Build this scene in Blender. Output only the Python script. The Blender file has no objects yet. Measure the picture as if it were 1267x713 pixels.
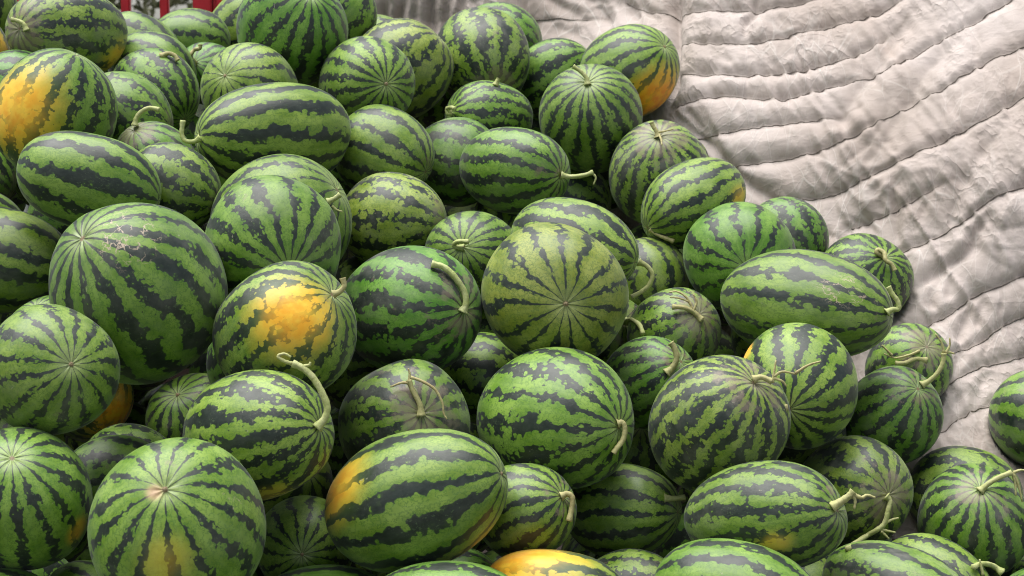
import bpy, bmesh, math, random
import numpy as np
from mathutils import Vector, Matrix

# ------------------------------------------------------------ camera, sky, sun, exposure
scene = bpy.context.scene
F, W, H = 2100.0, 1267.0, 713.0            # focal length and frame of the photograph in pixels
CAM = np.array([0.0, 0.0, 2.0]); PITCH = math.radians(8.5)
cam_data = bpy.data.cameras.new('camera'); cam = bpy.data.objects.new('camera', cam_data)
scene.collection.objects.link(cam)
cam.location = CAM; cam.rotation_euler = (math.radians(90) - PITCH, 0, 0)
cam_data.sensor_width = 36.0; cam_data.lens = 36.0 * F / W
cam_data.clip_start = 0.05; cam_data.clip_end = 2000
cam_data.dof.use_dof = True; cam_data.dof.focus_distance = 3.0; cam_data.dof.aperture_fstop = 8.0
scene.camera = cam
scene.cycles.filter_width = 1.05; scene.cycles.max_bounces = 4; scene.cycles.diffuse_bounces = 3; scene.cycles.glossy_bounces = 2
scene.cycles.use_adaptive_sampling = True; scene.cycles.adaptive_threshold = 0.02

SUN_EL, SUN_AZ = math.radians(77), math.radians(-70)     # soft light from high above, a little from the left
world = bpy.data.worlds.new('World'); scene.world = world; world.use_nodes = True
wn, wl = world.node_tree.nodes, world.node_tree.links
wn.clear()
sky = wn.new('ShaderNodeTexSky'); sky.sky_type = 'NISHITA'; sky.sun_disc = False
sky.sun_elevation = SUN_EL; sky.sun_rotation = SUN_AZ; sky.air_density = 1.0; sky.dust_density = 1.0; sky.ozone_density = 1.0
hs = wn.new('ShaderNodeHueSaturation'); hs.inputs['Saturation'].default_value = 0.45
bg = wn.new('ShaderNodeBackground'); bg.inputs['Strength'].default_value = 0.065
wo = wn.new('ShaderNodeOutputWorld')
wl.new(sky.outputs[0], hs.inputs['Color']); wl.new(hs.outputs[0], bg.inputs['Color']); wl.new(bg.outputs[0], wo.inputs['Surface'])
sun_data = bpy.data.lights.new('sun', 'SUN'); sun_data.energy = 3.6; sun_data.angle = math.radians(65); sun_data.color = (1.0, 0.97, 0.93)
sun = bpy.data.objects.new('sun', sun_data); scene.collection.objects.link(sun)
sd = Vector((math.sin(SUN_AZ) * math.cos(SUN_EL), math.cos(SUN_AZ) * math.cos(SUN_EL), math.sin(SUN_EL)))
sun.rotation_euler = sd.to_track_quat('Z', 'Y').to_euler()
vs = scene.view_settings
vs.view_transform = 'Standard'; vs.look = 'None'; vs.exposure = 0.86; vs.gamma = 1.0; vs.use_curve_mapping = False

# ------------------------------------------------------------ helpers
C = scene.collection
RT = np.array([1.0, 0, 0]); FW = np.array([0, math.cos(PITCH), -math.sin(PITCH)]); UP = np.array([0, math.sin(PITCH), math.cos(PITCH)])
def ray(x, y): return FW + (x - W / 2) / F * RT - (y - H / 2) / F * UP
def at(x, y, d): return CAM + ray(x, y) * d

def tag(o, label=None, cat=None, group=None, kind=None):
    if label: o['label'] = label
    if cat: o['category'] = cat
    if group: o['group'] = group
    if kind: o['kind'] = kind
    return o
def empty(name, loc):
    o = bpy.data.objects.new(name, None); o.location = loc; o.empty_display_size = 0.05; C.objects.link(o); return o
def mesh_obj(name, verts, faces, mat, parent=None, smooth=True):
    me = bpy.data.meshes.new(name); me.from_pydata([tuple(map(float, v)) for v in verts], [], faces)
    if smooth: me.polygons.foreach_set('use_smooth', [True] * len(me.polygons))
    me.materials.append(mat); me.update()
    o = bpy.data.objects.new(name, me); C.objects.link(o)
    if parent: o.parent = parent
    return o
def box_geo(x0, x1, y0, y1, z0, z1, bev=0.0):
    bm = bmesh.new(); bmesh.ops.create_cube(bm, size=1.0)
    for v in bm.verts:
        v.co = Vector(((x0 + x1) / 2 + v.co.x * (x1 - x0), (y0 + y1) / 2 + v.co.y * (y1 - y0), (z0 + z1) / 2 + v.co.z * (z1 - z0)))
    if bev: bmesh.ops.bevel(bm, geom=bm.edges[:], offset=bev, segments=2, affect='EDGES')
    return bm
def bm_obj(name, bm, mat, parent=None, smooth=False):
    me = bpy.data.meshes.new(name); bm.to_mesh(me); bm.free(); me.materials.append(mat)
    if smooth: me.polygons.foreach_set('use_smooth', [True] * len(me.polygons))
    o = bpy.data.objects.new(name, me); C.objects.link(o)
    if parent: o.parent = parent
    return o
def spline(P, n=6):
    P = [np.array(p, float) for p in P]
    if len(P) < 3: return [P[0] + (P[-1] - P[0]) * t for t in np.linspace(0, 1, n + 1)]
    Q = [2 * P[0] - P[1]] + P + [2 * P[-1] - P[-2]]; out = []
    for i in range(1, len(Q) - 2):
        a, b, c, d = Q[i - 1:i + 3]
        for k in range(n):
            t = k / n
            out.append(.5 * (2 * b + (c - a) * t + (2 * a - 5 * b + 4 * c - d) * t * t + (3 * b - a - 3 * c + d) * t ** 3))
    out.append(P[-1]); return out
def tube_geo(pts, radii, seg=8, ridge=0.0, twist=0.0):
    pts = [Vector(p) for p in pts]; V = []; Fc = []; nrm = None
    for i, p in enumerate(pts):
        t = (pts[min(i + 1, len(pts) - 1)] - pts[max(i - 1, 0)]).normalized()
        if nrm is None: nrm = t.orthogonal().normalized()
        nrm = (nrm - t * nrm.dot(t)).normalized(); b = t.cross(nrm)
        for k in range(seg):
            a = 2 * math.pi * k / seg + twist * i; r = radii[i] * (1 + ridge * (1 if k % 2 else -1))
            V.append(p + nrm * math.cos(a) * r + b * math.sin(a) * r)
    for i in range(len(pts) - 1):
        for k in range(seg):
            k2 = (k + 1) % seg
            Fc.append((i * seg + k, i * seg + k2, (i + 1) * seg + k2, (i + 1) * seg + k))
    V.append(pts[0]); V.append(pts[-1]); e0, e1 = len(V) - 2, len(V) - 1; base = (len(pts) - 1) * seg
    for k in range(seg):
        k2 = (k + 1) % seg
        Fc.append((e0, k2, k)); Fc.append((e1, base + k, base + k2))
    return V, Fc
def _hash(ix, iy, s):
    h = (ix * 374761393 + iy * 668265263 + s * 1274126177) & 0x7fffffff
    h = ((h ^ (h >> 13)) * 1103515245 + 12345) & 0x7fffffff
    return ((h ^ (h >> 16)) & 0xffff) / 65535.0
def vnoise(x, y, s=0):
    ix, iy = np.floor(x).astype(np.int64), np.floor(y).astype(np.int64); fx, fy = x - ix, y - iy
    fx = fx * fx * fx * (fx * (fx * 6 - 15) + 10); fy = fy * fy * fy * (fy * (fy * 6 - 15) + 10)
    a, b, c, d = _hash(ix, iy, s), _hash(ix + 1, iy, s), _hash(ix, iy + 1, s), _hash(ix + 1, iy + 1, s)
    return (a * (1 - fx) + b * fx) * (1 - fy) + (c * (1 - fx) + d * fx) * fy - .5

# ------------------------------------------------------------ node material helpers
class N:
    def __init__(self, name):
        self.m = bpy.data.materials.new(name); self.m.use_nodes = True
        self.t = self.m.node_tree; self.t.nodes.clear(); self.l = self.t.links
        self.out = self.t.nodes.new('ShaderNodeOutputMaterial'); self.b = self.t.nodes.new('ShaderNodeBsdfPrincipled')
        self.l.new(self.b.outputs[0], self.out.inputs[0])
    def put(self, sock, v):
        if isinstance(v, bpy.types.NodeSocket): self.l.new(v, sock)
        elif v is not None:
            if hasattr(sock.default_value, '__len__') and len(sock.default_value) == 4 and not np.isscalar(v) and len(v) == 3: v = (*v, 1)
            sock.default_value = v
    def math(self, op, a, b=None, c=None, clamp=False):
        n = self.t.nodes.new('ShaderNodeMath'); n.operation = op; n.use_clamp = clamp
        for i, v in enumerate((a, b, c)): self.put(n.inputs[i], v)
        return n.outputs[0]
    def vec(self, op, a, b=None, scale=None):
        n = self.t.nodes.new('ShaderNodeVectorMath'); n.operation = op
        self.put(n.inputs[0], a)
        if b is not None: self.put(n.inputs[1], b)
        if scale is not None: self.put(n.inputs['Scale'], scale)
        return n.outputs['Value'] if op in ('DOT_PRODUCT', 'LENGTH') else n.outputs[0]
    def comb(self, x, y, z):
        n = self.t.nodes.new('ShaderNodeCombineXYZ')
        for i, v in enumerate((x, y, z)): self.put(n.inputs[i], v)
        return n.outputs[0]
    def sep(self, v):
        n = self.t.nodes.new('ShaderNodeSeparateXYZ'); self.put(n.inputs[0], v); return n.outputs
    def noise(self, v, scale, detail=2, rough=.5, dist=0, col=False):
        n = self.t.nodes.new('ShaderNodeTexNoise'); self.put(n.inputs['Vector'], v); self.put(n.inputs['Scale'], scale)
        n.inputs['Detail'].default_value = detail; n.inputs['Roughness'].default_value = rough; n.inputs['Distortion'].default_value = dist
        return n.outputs['Color' if col else 'Fac']
    def voro(self, v, scale, feat='F1', rnd=1.0, smooth=None):
        n = self.t.nodes.new('ShaderNodeTexVoronoi'); n.feature = feat; self.put(n.inputs['Vector'], v); self.put(n.inputs['Scale'], scale)
        n.inputs['Randomness'].default_value = rnd
        if smooth is not None: n.inputs['Smoothness'].default_value = smooth
        return n.outputs['Distance']
    def step(self, x, a, b, lo=0.0, hi=1.0):
        n = self.t.nodes.new('ShaderNodeMapRange'); n.interpolation_type = 'SMOOTHSTEP'
        for i, v in enumerate((x, a, b, lo, hi)): self.put(n.inputs[i], v)
        return n.outputs[0]
    def mix(self, f, a, b, mode='MIX'):
        n = self.t.nodes.new('ShaderNodeMix'); n.data_type = 'RGBA'; n.blend_type = mode
        self.put(n.inputs[0], f); self.put(n.inputs[6], a); self.put(n.inputs[7], b); return n.outputs[2]
    def attr(self, name, typ='GEOMETRY', out='Fac'):
        n = self.t.nodes.new('ShaderNodeAttribute'); n.attribute_name = name; n.attribute_type = typ; return n.outputs[out]
    def coord(self, which='Object'):
        return self.t.nodes.new('ShaderNodeTexCoord').outputs[which]
    def bump(self, h, strength, dist, prev=None):
        n = self.t.nodes.new('ShaderNodeBump'); n.inputs['Strength'].default_value = strength; n.inputs['Distance'].default_value = dist
        self.put(n.inputs['Height'], h)
        if prev is not None: self.l.new(prev, n.inputs['Normal'])
        return n.outputs[0]
    def done(self, col, rough, normal=None, spec=None):
        self.put(self.b.inputs['Base Color'], col); self.put(self.b.inputs['Roughness'], rough)
        if normal is not None: self.l.new(normal, self.b.inputs['Normal'])
        if spec is not None: self.b.inputs['Specular IOR Level'].default_value = spec
        return self.m

def rind_material(has_spot=False, has_spot_b=False, has_scar=False):
    k = N('watermelon_rind')
    u = k.attr('unit', out='Vector')
    ob = lambda nm, o='Fac': k.attr(nm, 'OBJECT', o)
    n, wid, seed, tone = ob('stripes'), ob('dark_width'), ob('seed'), ob('tone')
    x, y, z = k.sep(u)
    rxy = k.math('SQRT', k.math('ADD', k.math('ADD', k.math('MULTIPLY', x, x), k.math('MULTIPLY', y, y)), 1e-6))
    lat = k.math('ARCSINE', k.math('MINIMUM', k.math('MAXIMUM', z, -.9999), .9999))
    R = k.math('DIVIDE', n, 2 * math.pi)
    cx, cy = k.math('DIVIDE', x, rxy), k.math('DIVIDE', y, rxy)
    sv = k.comb(seed, k.math('MULTIPLY', seed, 1.7), k.math('MULTIPLY', seed, .6))
    Q = k.vec('ADD', k.comb(k.math('MULTIPLY', cx, R), k.math('MULTIPLY', cy, R), k.math('MULTIPLY', k.math('MULTIPLY', lat, R), 1.15)), sv)
    US = k.vec('ADD', u, sv)                                    # position on the fruit itself, for grain that does not shrink at the ends
    fade = k.step(rxy, .04, .62)                                 # pattern grows cleaner towards the ends
    # sideways wander of whole stripes
    wander = k.math('MULTIPLY', k.math('SUBTRACT', k.noise(Q, .55, 1), .5), k.math('MULTIPLY_ADD', fade, .75, .15))
    jag = k.math('MULTIPLY', k.math('SUBTRACT', k.noise(Q, 2.2, 2, .6), .5), k.math('MULTIPLY_ADD', fade, .26, .04))
    phi = k.math('ARCTAN2', y, x)
    uu = k.math('ADD', k.math('ADD', k.math('MULTIPLY', phi, R), wander), jag)
    fr = k.math('FRACT', k.math('ADD', uu, 64.0))
    S = k.math('MULTIPLY', k.math('ABSOLUTE', k.math('SUBTRACT', fr, .5)), 2.0)      # 0 middle of a light stripe, 1 middle of a dark one
    # rounded lobes of light green eating into the dark
    Qw = k.vec('ADD', Q, k.vec('SCALE', k.vec('SUBTRACT', k.noise(Q, 6.5, 1, .5, 0, True), (.5, .5, .5)), scale=.09))
    lob0 = k.voro(Qw, 1.9, 'F1', 1.0); lob = k.voro(Qw, 4.2, 'F1', 1.0); lob2 = k.voro(Qw, 9.5, 'F1', 1.0)
    low = k.math('SUBTRACT', k.noise(Q, .8, 2), .5)
    fine = k.math('SUBTRACT', k.noise(US, 42.0, 3, .65), .5)
    f1 = k.math('MULTIPLY', k.math('SUBTRACT', lob0, .45), .62)
    f1 = k.math('ADD', f1, k.math('MULTIPLY', k.math('SUBTRACT', lob, .45), 1.0))
    f1 = k.math('ADD', f1, k.math('MULTIPLY', k.math('SUBTRACT', lob2, .45), .34))
    f1 = k.math('ADD', f1, k.math('MULTIPLY', low, .75))
    f1 = k.math('ADD', f1, k.math('MULTIPLY', fine, .14))
    f1 = k.math('MULTIPLY', k.math('MULTIPLY', f1, ob('blotch')), k.math('MULTIPLY_ADD', fade, .80, .20))
    field = k.math('ADD', S, f1)
    th = k.math('SUBTRACT', 1.20, wid)
    # the dark bands narrow to lines at the ends
    th = k.math('ADD', th, k.math('MULTIPLY', k.math('SUBTRACT', 1.0, fade), .10))
    rel = k.math('SUBTRACT', field, th)
    dark = k.math('MULTIPLY_ADD', k.step(rel, -.02, .02), .84, k.math('MULTIPLY', k.step(rel, -.02, .16), .16))
    rim = k.step(rel, -.22, .06)                                 # deeper green next to a dark edge
    # colours
    g0 = k.mix(tone, (.070, .200, .012), (.205, .262, .022))
    g1 = k.mix(tone, (.152, .322, .034), (.335, .385, .070))
    patch = k.step(k.noise(US, 2.6, 3, .55), .35, .68)
    light = k.mix(patch, g0, g1)
    vein = k.math('ABSOLUTE', k.math('SUBTRACT', k.noise(US, 11.0, 4, .68), .5))
    light = k.mix(k.math('MULTIPLY', k.step(vein, .05, .0), .62), light, (.040, .125, .012))      # fine darker netting
    speck = k.step(k.voro(US, 26.0), .20, .08)
    light = k.mix(k.math('MULTIPLY', k.math('MULTIPLY', speck, patch), .85), light, (.030, .085, .025))
    light = k.mix(k.math('MULTIPLY', rim, .42), light, (.055, .165, .012))
    core = k.step(S, .30, .0)
    light = k.mix(k.math('MULTIPLY', core, .12), light, (.30, .44, .12))
    oi = k.t.nodes.new('ShaderNodeObjectInfo'); hv = k.t.nodes.new('ShaderNodeHueSaturation'); k.put(hv.inputs['Color'], light)
    k.put(hv.inputs['Value'], k.math('MULTIPLY_ADD', oi.outputs['Random'], .26, .86)); k.put(hv.inputs['Hue'], k.math('MULTIPLY_ADD', k.math('FRACT', k.math('MULTIPLY', oi.outputs['Random'], 7.31)), .024, .486)); light = hv.outputs[0]
    dk = k.mix(k.step(k.noise(US, 9.0, 3, .6), .3, .72), (.0070, .0150, .0095), (.0200, .0310, .0225))
    fleck = k.math('MULTIPLY', k.step(k.noise(US, 26.0, 2, .7), .58, .68), k.step(patch, .3, .8))
    dk = k.mix(k.math('MULTIPLY', fleck, .45), dk, (.10, .16, .07))
    col = k.mix(dark, light, dk)
    # the two ends: pale rays running together, corky middle
    endz = k.step(rxy, .34, .03)
    pale = k.math('MULTIPLY', endz, k.math('SUBTRACT', 1.0, k.math('MULTIPLY', dark, .72)))
    col = k.mix(k.math('MULTIPLY', pale, .38), col, (.40, .43, .23))
    cork = k.step(k.math('ADD', rxy, k.math('MULTIPLY', fine, .05)), .050, .020)
    col = k.mix(cork, col, (.20, .14, .07))
    # ground spots
    def spot(cl, nm, amt, colA, colB, olive):
        d = ob(nm, 'Vector'); size = ob(nm + '_size')
        dd = k.vec('LENGTH', k.vec('SUBTRACT', u, d))
        dd = k.math('DIVIDE', dd, k.math('MAXIMUM', size, .01))
        dd = k.math('ADD', dd, k.math('MULTIPLY', k.math('SUBTRACT', k.noise(US, 3.6, 3, .6), .5), .50))
        wide = k.math('MULTIPLY', k.step(dd, 1.45, .45), amt)                 # yellow on the light stripes, the dark ones turn olive
        core = k.math('MULTIPLY', k.step(k.math('MULTIPLY_ADD', dark, .10, dd), 1.08, .22), amt)
        cl = k.mix(wide, cl, k.mix(dark, k.mix(.25, colB, (.42, .46, .05)), olive))
        c = k.mix(k.step(k.noise(US, 4.5, 3, .6), .35, .66), colA, colB)
        c = k.mix(k.math('MULTIPLY', k.step(k.noise(US, 26.0, 3, .7), .62, .70), .40), c, (.34, .12, .012))
        return k.mix(core, cl, c)
    if has_spot:
        sc = ob('spot_warm'); wf = k.math('MULTIPLY', sc, .5, clamp=True)
        col = spot(col, 'spot', k.math('MULTIPLY_ADD', sc, .65, .25, clamp=True), k.mix(wf, (.92, .56, .02), (.88, .24, .004)), k.mix(wf, (.94, .72, .08), (.95, .44, .008)), (.075, .135, .022))
    if has_spot_b:
        w2 = ob('spot_b_warm'); col = spot(col, 'spot_b', .85, k.mix(w2, (.42, .27, .15), (.62, .36, .03)), k.mix(w2, (.50, .34, .20), (.50, .42, .06)), k.mix(w2, (.42, .27, .15), (.09, .12, .02)))
    cm = None
    if has_scar:                                                # cracked, healed scars
        d = k.vec('LENGTH', k.vec('SUBTRACT', u, ob('scar', 'Vector'))); ss = ob('scar_size')
        crack = k.voro(k.vec('ADD', US, k.vec('SCALE', k.noise(US, 6.0, 3, .6, 0, True), scale=.35)), 5.0, 'DISTANCE_TO_EDGE')
        cm = k.math('MULTIPLY', k.step(crack, .045, .012), k.math('MULTIPLY', k.step(d, ss, k.math('MULTIPLY', ss, .4)), k.step(k.noise(US, 7.0, 2), .42, .56)))
        col = k.mix(cm, col, (.44, .35, .25))
    # dried mud and tan russeting, most of it round the stalk
    dn = k.noise(US, 3.4, 5, .68)
    nearst = k.step(z, .70, .99)
    mud = k.step(k.math('ADD', dn, k.math('MULTIPLY', k.math('MULTIPLY', nearst, ob('dusty')), .24)), k.math('MULTIPLY_ADD', ob('dusty'), -.13, .70), k.math('MULTIPLY_ADD', ob('dusty'), -.06, .80))
    col = k.mix(k.math('MULTIPLY', mud, .60), col, (.225, .175, .125))
    # rub marks: short pale strokes, only on some fruit
    rub = k.noise(k.vec('MULTIPLY', US, (2.0, 9.0, 5.0)), 3.0, 3, .7)
    rb = k.math('MULTIPLY', k.step(rub, .655, .70), k.step(dn, .50, .62))
    col = k.mix(k.math('MULTIPLY', rb, .55), col, (.36, .35, .24))
    # rubbed, dusty bloom and light scuffs
    dust = k.math('MULTIPLY', k.step(k.noise(US, 1.9, 4, .62), .42, .78), k.math('MULTIPLY_ADD', ob('dusty'), .36, .03))
    col = k.mix(dust, col, (.285, .280, .245))
    rough = k.math('ADD', .40, k.math('ADD', k.math('MULTIPLY', patch, .12), k.math('MULTIPLY', dust, .35)))
    hgt = k.noise(US, 16.0, 2, .55)
    nb = k.bump(hgt, .05, .006)
    k.done(col, rough, nb, .52)
    k.b.inputs['Sheen Weight'].default_value = .09; k.b.inputs['Sheen Roughness'].default_value = .42; k.b.inputs['Sheen Tint'].default_value = (.92, .96, 1.0, 1)   # waxy bloom
    return k.m

def stalk_material():
    k = N('melon_stalk'); p = k.coord('Object'); s = k.attr('dry', 'OBJECT')
    base = k.mix(s, (.36, .43, .14), (.46, .42, .20))
    c = k.mix(k.step(k.noise(p, 60, 4, .6), .35, .7), base, k.mix(s, (.52, .56, .27), (.34, .28, .13)))
    c = k.mix(k.math('MULTIPLY', k.step(k.noise(p, 150, 3, .7), .55, .72), .5), c, (.20, .17, .08))
    return k.done(c, .6, k.bump(k.noise(p, 220, 3, .6), .5, .002), .3)
def cork_material():
    k = N('corky_scar'); p = k.coord('Object')
    return k.done(k.mix(k.noise(p, 300, 3), (.16, .11, .05), (.36, .29, .17)), .8, k.bump(k.noise(p, 500, 3), .6, .002))
def quilt_material():
    k = N('quilt_cloth'); p = k.coord('Object')
    c = k.mix(k.step(k.noise(p, 2.2, 4, .55), .32, .70), (.345, .285, .250), (.500, .436, .408))
    c = k.mix(k.math('MULTIPLY', k.step(k.noise(p, 5.5, 6, .65), .50, .74), .50), c, (.215, .180, .150))
    c = k.mix(k.math('MULTIPLY', k.step(k.noise(p, 38, 5, .7), .52, .72), .28), c, (.240, .205, .170))
    c = k.mix(k.math('MULTIPLY', k.step(k.noise(p, 1.7, 3), .60, .74), .30), c, (.47, .33, .23))
    # hair-fine creases, drawn paler than the cloth
    pw = k.vec('ADD', p, k.vec('SCALE', k.noise(p, 5.0, 2, .6, 0, True), scale=.05))
    cr = k.voro(k.vec('MULTIPLY', pw, (1.0, .2, .25)), 26.0, 'DISTANCE_TO_EDGE'); rot = k.t.nodes.new('ShaderNodeVectorRotate'); rot.rotation_type = 'Y_AXIS'; rot.inputs['Angle'].default_value = 1.0; k.put(rot.inputs['Vector'], pw)
    cr2 = k.voro(k.vec('MULTIPLY', rot.outputs[0], (.2, .2, 1.0)), 32.0, 'DISTANCE_TO_EDGE')
    line = k.math('MAXIMUM', k.step(cr, .035, .005), k.math('MULTIPLY', k.step(cr2, .045, .005), .7))
    where = k.step(k.noise(p, 4.0, 3), .36, .60)
    line = k.math('MULTIPLY', line, where)
    c = k.mix(k.math('MULTIPLY', line, .38), c, (.60, .56, .52))
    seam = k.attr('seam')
    c = k.mix(k.math('MULTIPLY', seam, .55), c, (.16, .135, .11))          # groove shade put into the colour along seams and folds
    # sharp wrinkles: some pulled across the stitching, some at random
    px_, py_, pz_ = k.sep(p)
    al = k.math('MULTIPLY_ADD', px_, .88, k.math('MULTIPLY', pz_, .47)); ac = k.math('MULTIPLY_ADD', px_, -.47, k.math('MULTIPLY', pz_, .88))
    def ridge(v, sc_, det):
        return k.math('POWER', k.math('SUBTRACT', 1.0, k.math('ABSOLUTE', k.math('MULTIPLY_ADD', k.noise(v, sc_, det, .55), 2.0, -1.0))), 5.0)
    r1 = k.math('MULTIPLY', ridge(k.comb(al, k.math('MULTIPLY', ac, .22), py_), 15.0, 3), k.step(k.noise(p, 3.3, 2), .40, .62))
    r2 = k.math('MULTIPLY', ridge(k.comb(k.math('MULTIPLY', px_, .5), py_, k.math('MULTIPLY', pz_, 1.1)), 9.0, 4), .35)
    h = k.math('ADD', k.math('ADD', r1, r2), k.math('ADD', k.math('MULTIPLY', line, .12), k.math('ADD', k.math('MULTIPLY', k.noise(p, 420, 1), .07), k.math('MULTIPLY', k.noise(p, 55, 3, .65), .22))))
    nb = k.bump(h, .60, .007)
    k.done(c, k.math('MULTIPLY_ADD', k.noise(p, 9, 3), .2, .58), nb, .30)
    k.b.inputs['Sheen Weight'].default_value = .15
    return k.m
def plain(name, a, b, scale, rough, bump=.3, dist=.004, spec=.4):
    k = N(name); p = k.coord('Object')
    return k.done(k.mix(k.step(k.noise(p, scale, 5, .6), .3, .7), a, b), rough, k.bump(k.noise(p, scale * 6, 4, .6), bump, dist), spec)
MAT = dict(rind=rind_material(), rind_spot=rind_material(True), rind_two_spots=rind_material(True, True), rind_scar=rind_material(False, False, True), rind_all=rind_material(True, True, True),
           stalk=stalk_material(), cork=cork_material(), quilt=quilt_material(),
           thread=plain('seam_thread_and_shade', (.15, .125, .105), (.24, .205, .18), 90, .85),
           red=plain('red_truck_paint', (.42, .012, .022), (.55, .022, .035), 14, .38, .15, .002),
           bed=plain('worn_bed_steel', (.035, .025, .022), (.07, .05, .04), 6, .6),
           yard=plain('worn_yard_asphalt', (.10, .098, .092), (.17, .165, .155), .8, .85),
           bark=plain('grey_bark', (.13, .10, .075), (.22, .18, .14), 9, .9),
           leaf=plain('olive_leaves', (.12, .14, .055), (.24, .24, .12), 3, .6))

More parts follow.
